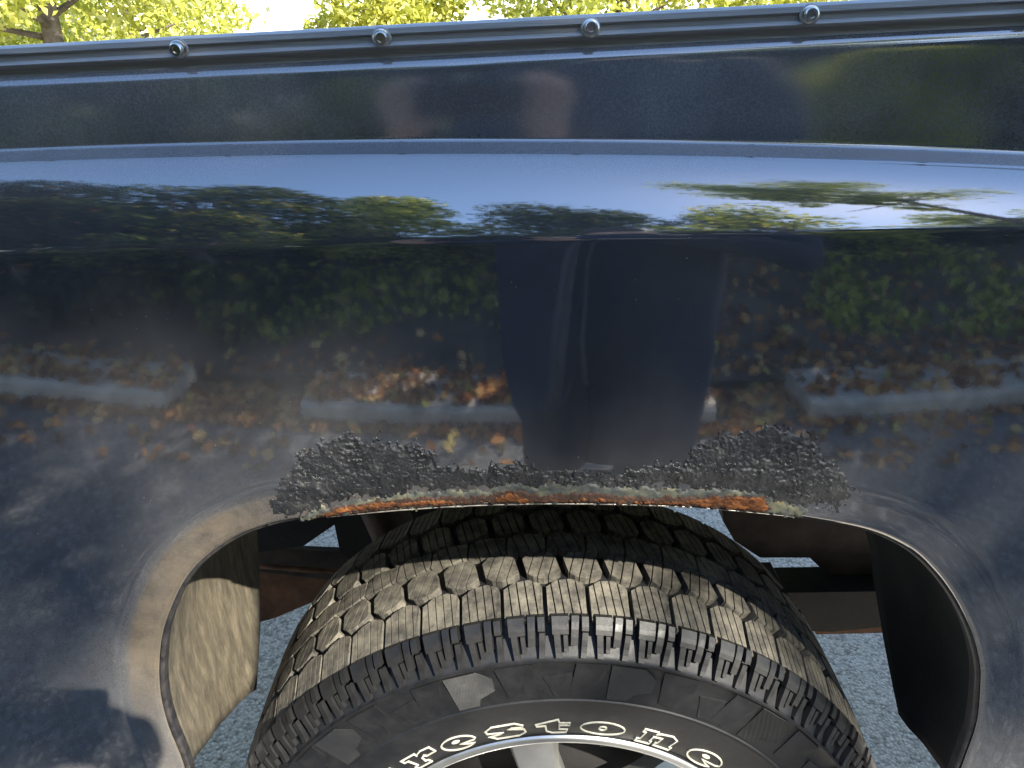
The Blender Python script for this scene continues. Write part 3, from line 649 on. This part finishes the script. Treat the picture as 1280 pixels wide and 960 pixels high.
# raised outlined white letters
EL = lambda cx, cy, rx, ry, n=22, a0=0, a1=360: [(cx+rx*math.cos(R_(a0+(a1-a0)*i/(n-(a1-a0 < 360)))), cy+ry*math.sin(R_(a0+(a1-a0)*i/(n-(a1-a0 < 360))))) for i in range(n)]
GL = {
 'F': [[(.0, 0), (.42, 0), (.42, .16), (.36, .2), (.36, .38), (.68, .38), (.68, .62), (.36, .62), (.36, .78), (.72, .78), (.72, .66), (1., .66), (1., 1.), (.0, 1.), (.0, .84), (.06, .8), (.06, .2), (0, .16)]],
 'i': [[(.1, 0), (.9, 0), (.9, .2), (.72, .22), (.72, .72), (.05, .72), (.05, .54), (.25, .5), (.25, .22), (.1, .2)], [(.3, .84), (.72, .84), (.72, 1.02), (.3, 1.02)]],
 'r': [[(.02, 0), (.55, 0), (.55, .2), (.46, .24), (.5, .52), (.62, .62), (.68, .5), (1.0, .56), (1.0, 1.), (.70, 1.), (.56, .90), (.50, .82), (.50, 1.), (.02, 1.), (.02, .78), (.14, .76), (.14, .22), (.02, .2)]],
 'e': [EL(.5, .5, .52, .5, 24, 20, 318)+[(.72, .22), (.52, .36), (.95, .42), (1.02, .52)], EL(.46, .64, .10, .07, 10)],
 's': [[(.03, .28), (.20, .02), (.80, .0), (1.0, .22), (.98, .46), (.60, .60), (.68, .66), (.96, .62), (.98, .78), (.80, 1.), (.22, 1.), (.02, .76), (.04, .54), (.42, .42), (.34, .34)]],
 't': [[(.30, .14), (.48, 0), (.92, .02), (.95, .26), (.70, .28), (.70, .60), (1., .60), (1., .80), (.70, .80), (.66, 1.06), (.0, .72), (.02, .56), (.28, .58)]],
 'o': [EL(.5, .5, .54, .48, 26), EL(.5, .5, .09, .14, 10)],
 'n': [[(.02, 0), (.42, 0), (.42, .2), (.36, .24), (.36, .58), (.58, .62), (.58, .24), (.54, .2), (.54, 0), (1.0, 0), (1., .2), (.92, .24), (.92, .80), (.74, 1.), (.46, .92), (.36, .84), (.36, 1.), (.02, 1.), (.02, .8), (.10, .76), (.10, .24), (.02, .2)]],
}
def letter(ch, ang_c, wmm, r0=.2442, r1=.2715):
    b = MB()
    for loop in GL[ch]:
        pts = []
        for i in range(len(loop)):
            p, q = loop[i], loop[(i+1) % len(loop)]
            pts.append(p)
        P3 = []
        for gx, gy in pts:
            r = r0+(r1-r0)*gy; s = (gx-.5)*wmm/1000; a = ang_c+s/((r0+r1)/2); ys = np.interp(r, [.243, .258, .268, .290], [.0440, .0405, .038, .0335])
            P3.append(Vector((r*math.sin(a), ys, r*math.cos(a))))
        n = len(P3); hw = .0008; V = []; cen_ = sum(P3, Vector())/n
        for i in range(n):
            p, pm, pn = P3[i], P3[i-1], P3[(i+1) % n]; d1 = (p-pm).normalized(); d2 = (pn-p).normalized(); d = d1+d2
            d = d.normalized() if d.length > 1e-5 else d1
            up = Vector((0, -1, 0)); sd = d.cross(up).normalized(); k_ = min(1.8, 1/max(.45, math.sqrt(max(.05, (1+d1.dot(d2))/2))))
            V += [p-sd*hw*k_*1.25-up*.0006, p-sd*hw*k_+up*.0010, p+sd*hw*k_+up*.0010, p+sd*hw*k_*1.25-up*.0006]
        b.add(V, [[i*4+q, i*4+q+1, ((i+1) % n)*4+q+1, ((i+1) % n)*4+q] for i in range(n) for q in range(3)])
    o = b.build('sidewall_letter', 'letter', tyre); return o
def ang_of(px, py):
    p = at_y(px, py, .037); return math.atan2(p[0], p[2]-.40)
L_ = [('r', 513, 939, 38), ('e', 566, 923, 38), ('s', 629, 911, 42), ('t', 691, 908, 35), ('o', 754, 913, 44), ('n', 823, 927, 44), ('e', 884, 949, 42)]
for ch, px, py, wd in L_: letter(ch, ang_of(px, py), wd)
a_r = ang_of(513, 939); letter('i', a_r-.165, 34); letter('F', a_r-.165-.19, 46)
# alloy rim
rim = MB().lathe([(.054, .238), (.044, .2365), (.0415, .2325), (.0425, .2285), (.048, .2240), (.062, .2190), (.078, .2160), (.11, .2120), (.17, .205), (.27, .205), (.29, .225)], 120).build('wheel_rim', 'rim', truck, True, WC)
spk = MB()
sp_prof = [(.20, .026, .075), (.216, .034, .056), (.19, .030, .060)]
V = []
for (r, hw, y) in ((.218, .036, .070), (.19, .030, .072), (.14, .025, .070), (.085, .032, .066), (.05, .03, .064)): V += [(-hw, y+.010, r), (-hw*.8, y, r), (hw*.8, y, r), (hw, y+.010, r), (hw*.9, y+.035, r), (-hw*.9, y+.035, r)]
spk.add(V, [[i*6+q, i*6+(q+1) % 6, (i+1)*6+(q+1) % 6, (i+1)*6+q] for i in range(4) for q in range(6)])
sp0 = spk.build('spoke', 'rim', rim, True); mm = sp0.modifiers.new('edge', 'EDGE_SPLIT'); mm.split_angle = R_(35)
for k in range(6):
    c = sp0 if k == 0 else sp0.copy()
    if k: link(c); c.parent = rim
    c.rotation_euler = (0, R_(60*k-10), 0)
MB().lathe([(.060, .0001), (.060, .045), (.064, .05), (.09, .075), (.11, .08)], 48).build('hub_cap', 'rim', rim, True)
MB().lathe([(.13, .0001), (.13, .15), (.15, .165), (.22, .165)], 48).build('brake_drum', 'dark', rim, True)
MB().box((.045, .070, .185), (.058, .10, .212)).build('wheel_weight', 'green', rim)

# ------------------------------------------------------------------ blistered undercoat, bare primer and rust along the arch
def grid_patch(name, outline, step, mat, hfun, off=.0006, jag=6., jf=.05, fade=6.):
    xs = np.arange(min(p[0] for p in outline)-8, max(p[0] for p in outline)+8, step); ys = np.arange(min(p[1] for p in outline)-8, max(p[1] for p in outline)+8, step)
    op = np.array(outline, float); q = np.roll(op, -1, 0)
    def sd(x, y):
        e = q-op; wv = np.array([x, y])-op; t = np.clip((wv*e).sum(1)/((e*e).sum(1)+1e-9), 0, 1); d = np.sqrt(((wv-e*t[:, None])**2).sum(1)).min()
        c = (op[:, 1] > y) != (q[:, 1] > y); xi = op[:, 0]+(y-op[:, 1])*(q[:, 0]-op[:, 0])/(q[:, 1]-op[:, 1]+1e-9); ins = np.count_nonzero(c & (x < xi)) % 2
        return d if ins else -d
    ids = {}; V = []; keep = {}
    for j, y in enumerate(ys):
        for i, x in enumerate(xs):
            s = sd(x, y)+jag*(mnoise.noise((x*jf, y*jf, 3.3))+.8*mnoise.noise((x*jf*3.1, y*jf*3.1, 1.3))+.8*mnoise.noise((x*jf*7, y*jf*7, 8.3)))
            if s < -step: continue
            edge = min(1, max(0, s)/fade)**.7
            h = hfun(x, y, edge); p = on_body(x, y, 0); d = np.array([0, -1., 0.3]); p = p+d*(off*min(1, edge*3+.1)+h*edge-.0012*(1-min(1, max(0, s)/1.5)))
            ids[i, j] = len(V); V.append(p)
    Fc = [[ids[i, j], ids[i, j+1], ids[i+1, j+1], ids[i+1, j]] for (i, j) in ids if (i+1, j) in ids and (i, j+1) in ids and (i+1, j+1) in ids]
    return mesh(name, V, Fc, mat, truck, True)
def crust_h(x, y, e):
    a = mnoise.turbulence((x*.055, y*.07, 0), 4, True, noise_basis='PERLIN_ORIGINAL'); b = mnoise.noise((x*.22, y*.26, 5)); c = mnoise.noise((x*.45, y*.5, 9))
    a2 = mnoise.turbulence((x*.19, y*.23, 4), 3, True, noise_basis='PERLIN_ORIGINAL')
    wx, wy = x+9*mnoise.noise((x*.05, y*.06, 7)), y+7*mnoise.noise((x*.06, y*.05, 2))
    a3 = mnoise.turbulence((wx*.11, wy*.24, 1), 3, True, noise_basis='PERLIN_ORIGINAL'); am = .45+.75*max(0, min(1, .5+1.2*mnoise.noise((x*.022, y*.03, 6))))
    return .0006*a+am*(.0013*a3+.0012*a2)+.0004*b
crust_poly = [(334, 650), (345, 612), (370, 578), (390, 554), (430, 546), (490, 545), (530, 560), (552, 580), (600, 587), (650, 577), (690, 590), (745, 592), (800, 586), (850, 576), (890, 548), (930, 535), (985, 532), (1020, 550), (1040, 575), (1060, 600), (1070, 618), (1045, 634), (1010, 636), (965, 630), (940, 616), (860, 611), (740, 607), (640, 609), (560, 613), (480, 620), (420, 630), (385, 642)]
grid_patch('blistered_undercoat', crust_poly, 1.6, 'crust', crust_h, .0002, 11., .05, 16.)
prim_poly = [(376, 650), (402, 635), (440, 623), (520, 614), (600, 611), (640, 605), (740, 606), (860, 611), (945, 613), (985, 630), (1020, 636), (1012, 646), (960, 640), (860, 631), (720, 627), (600, 629), (500, 635), (410, 644)]
grid_patch('bare_primer', prim_poly, 2.4, 'primer', lambda x, y, e: .0009*mnoise.noise((x*.12, y*.2, 2)), .0009, 5., .07)
recess_poly = [(388, 648), (420, 632), (480, 624), (560, 618), (615, 617), (640, 609), (668, 617), (740, 614), (800, 619), (860, 619), (920, 617), (956, 619), (966, 637), (958, 641), (860, 632), (720, 627.5), (600, 629), (500, 635), (410, 645)]
M['scale'] = simple('dark_recess_shade', (.045, .022, .014), .9, 0, 60, .5, .6, .002)  # dark brown painted as shade in the recess between primer and rust
grid_patch('rust_recess_shade', recess_poly, 1.6, 'scale', lambda x, y, e: .0005*mnoise.noise((x*.2, y*.3, 5)), .0015, 3.5, .10)
ep = [on_body(px, py, -.0005) for px, py in catmull([(408, 646), (500, 637), (600, 631), (720, 629), (860, 633), (960, 642), (1000, 646.5)], 60)]
MB().tube([p+np.array([0, 0, -.0006]) for p in ep], [(.0006+.0005*mnoise.noise((i*.4, 2, 2)))*min(1, (59.5-i)/12, (i+.5)/8) for i in range(60)], 6).build('bare_steel_edge', 'edge', truck, True)
rust_poly = [(398, 646), (425, 633), (480, 627), (540, 623), (575, 626), (615, 624), (640, 614), (660, 622.5), (700, 624), (740, 622), (800, 626), (850, 625.5), (880, 621), (930, 619), (952, 621), (961, 634), (958, 640), (860, 631), (720, 626.5), (600, 628), (500, 634), (410, 644)]
grid_patch('rust_strip', rust_poly, 1.5, 'rust', lambda x, y, e: .0011*mnoise.noise((x*.09, y*.3, 2))+.0010*abs(mnoise.noise((x*.25, y*.5, 8))), .0020, 2.6, .12)

# ------------------------------------------------------------------ the person taking the picture and the phone
PX, PY = .16, -.99
per = empty('person', (PX, PY, 0)); tag(per, 'person in a long open navy jacket and dark trousers holding up a phone', 'person')
def skin_body():
    vs_, es, rad = [], [], []
    def v(p, r, par=None):
        vs_.append(p); rad.append(r if isinstance(r, tuple) else (r, r))
        if par is not None: es.append((par, len(vs_)-1))
        return len(vs_)-1
    pel = v((0, 0, .95), (.15, .10)); wa = v((0, .0, 1.10), (.13, .095), pel); ch = v((0, .01, 1.30), (.15, .105), wa); nk0 = v((0, .01, 1.44), (.075, .065), ch)
    nk = v((0, .03, 1.51), (.055, .055), nk0); hd = v((0, .06, 1.60), (.068, .085), nk); h2 = v((0, .065, 1.67), (.075, .092), hd); v((0, .055, 1.735), (.055, .07), h2)
    v((0, .155, 1.612), (.012, .014), hd)                                       # nose
    for s in (-1, 1):
        v((s*.078, .055, 1.625), (.012, .022), hd)                              # ear
        hip = v((s*.10, 0, .90), .085, pel); kn = v((s*.115, .03, .50), .058, hip); an = v((s*.12, -.01, .09), .04, kn); v((s*.125, .13, .04), (.035, .028), an)
        sh = v((s*.19, 0, 1.40), .055, ch)
        if s < 0: el, wr = (-.30, .14, 1.15), (-.385, .42, 1.215)
        else: el, wr = (.37, .10, .935), (-.165, .43, 1.215)
        e = v(el, .042, sh); w_ = v(wr, .027, e); fx = -1 if s < 0 else 1
        hb = np.array(wr); dr = np.array([0, .35, .93]); pm = v(tuple(hb+dr*.05), (.036, .02), w_)
        tx = np.array([0.35 if s < 0 else -.35, .2, .9]); 
        for f in range(4):
            o_ = np.array([(f-1.5)*.019, .012, 0]); base = hb+dr*.088+o_; ln = (.036, .042, .040, .030)[f]
            a = v(tuple(base), .0095, pm); b_ = v(tuple(base+np.array([0.012*(1 if s < 0 else -1), .012, ln])), .0088, a); v(tuple(base+np.array([.03*(1 if s < 0 else -1), .004, ln*1.5])), .0075, b_)
        t0 = v(tuple(hb+np.array([(.036 if s < 0 else -.036), -.004, .045])), .0115, pm); v(tuple(hb+np.array([(.052 if s < 0 else -.052), -.012, .082])), .0092, t0)
    me = bpy.data.meshes.new('body'); me.from_pydata(vs_, es, []); o = bpy.data.objects.new('body', me); link(o, per)
    m = o.modifiers.new('skin', 'SKIN'); m.use_smooth_shade = True
    for i, r in enumerate(rad): me.skin_vertices[0].data[i].radius = r
    me.skin_vertices[0].data[0].use_root = True
    m2 = o.modifiers.new('sub', 'SUBSURF'); m2.levels = 2; m2.render_levels = 2; me.materials.append(M['skin']); return o
skin_body()
def loft(name, rings, mat, seg=32, parent=per, hem=None):
    V = []; n = len(rings)
    for (cx_, cy_, z, rx, ry) in rings:
        for k in range(seg):
            a = 2*math.pi*k/seg; wob = 1+.035*math.sin(a*5+z*9)+.02*math.sin(a*9-z*14); zz = z
            if hem and z <= rings[0][2]+1e-6: zz = z+hem(a)
            V.append((cx_+rx*wob*math.cos(a), cy_+ry*wob*math.sin(a), zz))
    Fc = [[i*seg+k, i*seg+(k+1) % seg, (i+1)*seg+(k+1) % seg, (i+1)*seg+k] for i in range(n-1) for k in range(seg)]
    o = mesh(name, V, Fc, mat, parent, True); m = o.modifiers.new('t', 'SOLIDIFY'); m.thickness = .004; return o
jk = loft('jacket', [(.092, 0, .40, .15, .15), (.092, 0, .50, .156, .152), (.086, 0, .62, .165, .156), (.05, 0, .72, .205, .162), (.012, 0, .85, .245, .168), (.005, 0, .97, .258, .168), (0, 0, 1.12, .258, .165), (0, 0, 1.26, .245, .158), (0, 0, 1.38, .235, .14), (0, .0, 1.44, .17, .115), (0, .01, 1.475, .095, .09), (0, .02, 1.53, .088, .088), (0, .03, 1.56, .086, .09)], 'jacket')
fl = [(-.272, 1.12), (-.268, .95), (-.258, .82), (-.248, .70), (-.228, .62), (-.205, .585), (-.165, .625), (-.115, .645), (-.10, .70), (-.085, .90), (-.07, 1.12)]
fo = [(x, .085+.115*max(0, min(1, (x+.272)/.10))**.6+.012*math.sin(z*11), z) for x, z in fl]
MB().prism(fo, [(x, y-.012, z) for x, y, z in fo]).build('jacket_flap', 'jacket', per)
for s, el, wr in ((-1, (-.30, .14, 1.15), (-.385, .42, 1.215)), (1, (.37, .10, .935), (-.165, .43, 1.215))):
    MB().tube([(s*.17, 0, 1.41), (s*.225, .03, 1.36), ((s*.19+el[0])/2+s*.012, .07, 1.27), el, tuple(.5*(a+b) for a, b in zip(el, wr)), tuple(a+(b-a)*.93 for a, b in zip(el, wr))], [.085, .088, .082, .076, .064, .052], 14, False).build('sleeve', 'jacket', per, True)
MB().tube([(-.07, .182, .68), (-.085, .186, .78), (-.08, .184, .95), (-.06, .178, 1.15), (-.05, .165, 1.30)], [.006, .007, .007, .007, .006], 6).build('zip_tape', 'trim', per, True)
MB().tube([(-.135, .196, .66), (-.13, .204, .80), (-.115, .200, .95), (-.10, .19, 1.10)], [.016, .018, .016, .01], 6).build('lapel_fold', 'trim', per, True)
for s in (-1, 1):
    loft('trouser_leg', [(s*.122, -.005, .07, .075, .085), (s*.12, .01, .3, .078, .085), (s*.116, .025, .5, .086, .09), (s*.11, .01, .72, .10, .105), (s*.098, 0, .9, .115, .125), (s*.07, 0, 1.0, .11, .125)], 'trouser', 20)
    V = []
    for (y, hw, z1) in ((-.09, .03, .07), (-.06, .042, .10), (0, .045, .11), (.07, .048, .085), (.14, .05, .07), (.19, .04, .055), (.21, .02, .04)):
        for k in range(8):
            a = math.pi*k/7; V.append((s*.124+hw*math.cos(a), y, .004+z1*math.sin(a)))
    MB().add(V, [[i*8+k, i*8+k+1, (i+1)*8+k+1, (i+1)*8+k] for i in range(6) for k in range(7)]+[list(range(8))]).build('shoe', 'shoe', per, True)
V = []
for i in range(9):
    th = math.pi*.62*i/8
    for k in range(20):
        a = 2*math.pi*k/20; dz_ = math.cos(th); V.append((.086*math.sin(th)*math.cos(a), .05-.012+.108*math.sin(th)*math.sin(a)*(.93 if math.sin(a) > 0 and th > 1.0 else 1.0), 1.675+.098*dz_+(.06 if math.sin(a) > .3 and th > 1.1 else 0)))
MB().add(V, [[i*20+k, i*20+(k+1) % 20, (i+1)*20+(k+1) % 20, (i+1)*20+k] for i in range(8) for k in range(20)]).build('hair', 'hair', per, True)
for s in (-1, 1): MB().lathe([(-.012, .0001), (-.009, .008), (0, .012), (.009, .008), (.012, .0001)], 12).build('eye', 'eye', per, True, (s*.032, .138, 1.645))
MB().tube([(-.026, .142, 1.575), (0, .150, 1.573), (.026, .142, 1.575)], [.003, .0055, .003], 6).build('mouth', simple('lips', (.36, .16, .13), .5, 0, 20, .1, 0), per, True)
# phone just behind the viewpoint
pc = Vector((CX, -CD, CH)); fwd = Vector((0, _c, -_s)); upv = Vector((0, _s, _c))
ph = empty('phone', pc-fwd*.006); ph.rotation_euler = (math.pi/2-PITCH, 0, 0)
tag(ph, 'black phone held sideways in both hands of the person', 'phone')
# local axes: x right, y up, z back towards the person; the lens sits near the upper left corner
def rbox(x0, x1, y0, y1, z0, z1, r=.008):
    pts = []
    for cx_, cy_, a in ((x1-r, y1-r, 0), (x0+r, y1-r, 90), (x0+r, y0+r, 180), (x1-r, y0+r, 270)):
        for k in range(5): t = R_(a+90*k/4); pts.append((cx_+r*math.cos(t), cy_+r*math.sin(t)))
    return MB().prism([(x, y, z0) for x, y in pts], [(x, y, z1) for x, y in pts])
rbox(-.145, .018, -.060, .018, .004, .012).build('case', 'phone', ph)
rbox(-.141, .014, -.056, .014, .0122, .0135).build('screen', 'glass', ph)
for dx in (-.024, -.046): MB().lathe([(0, .0001), (0, .008), (.004, .008), (.004, .0001)], 16, 'Z').build('lens', 'glass', ph, True, (dx, 0, -.0005))
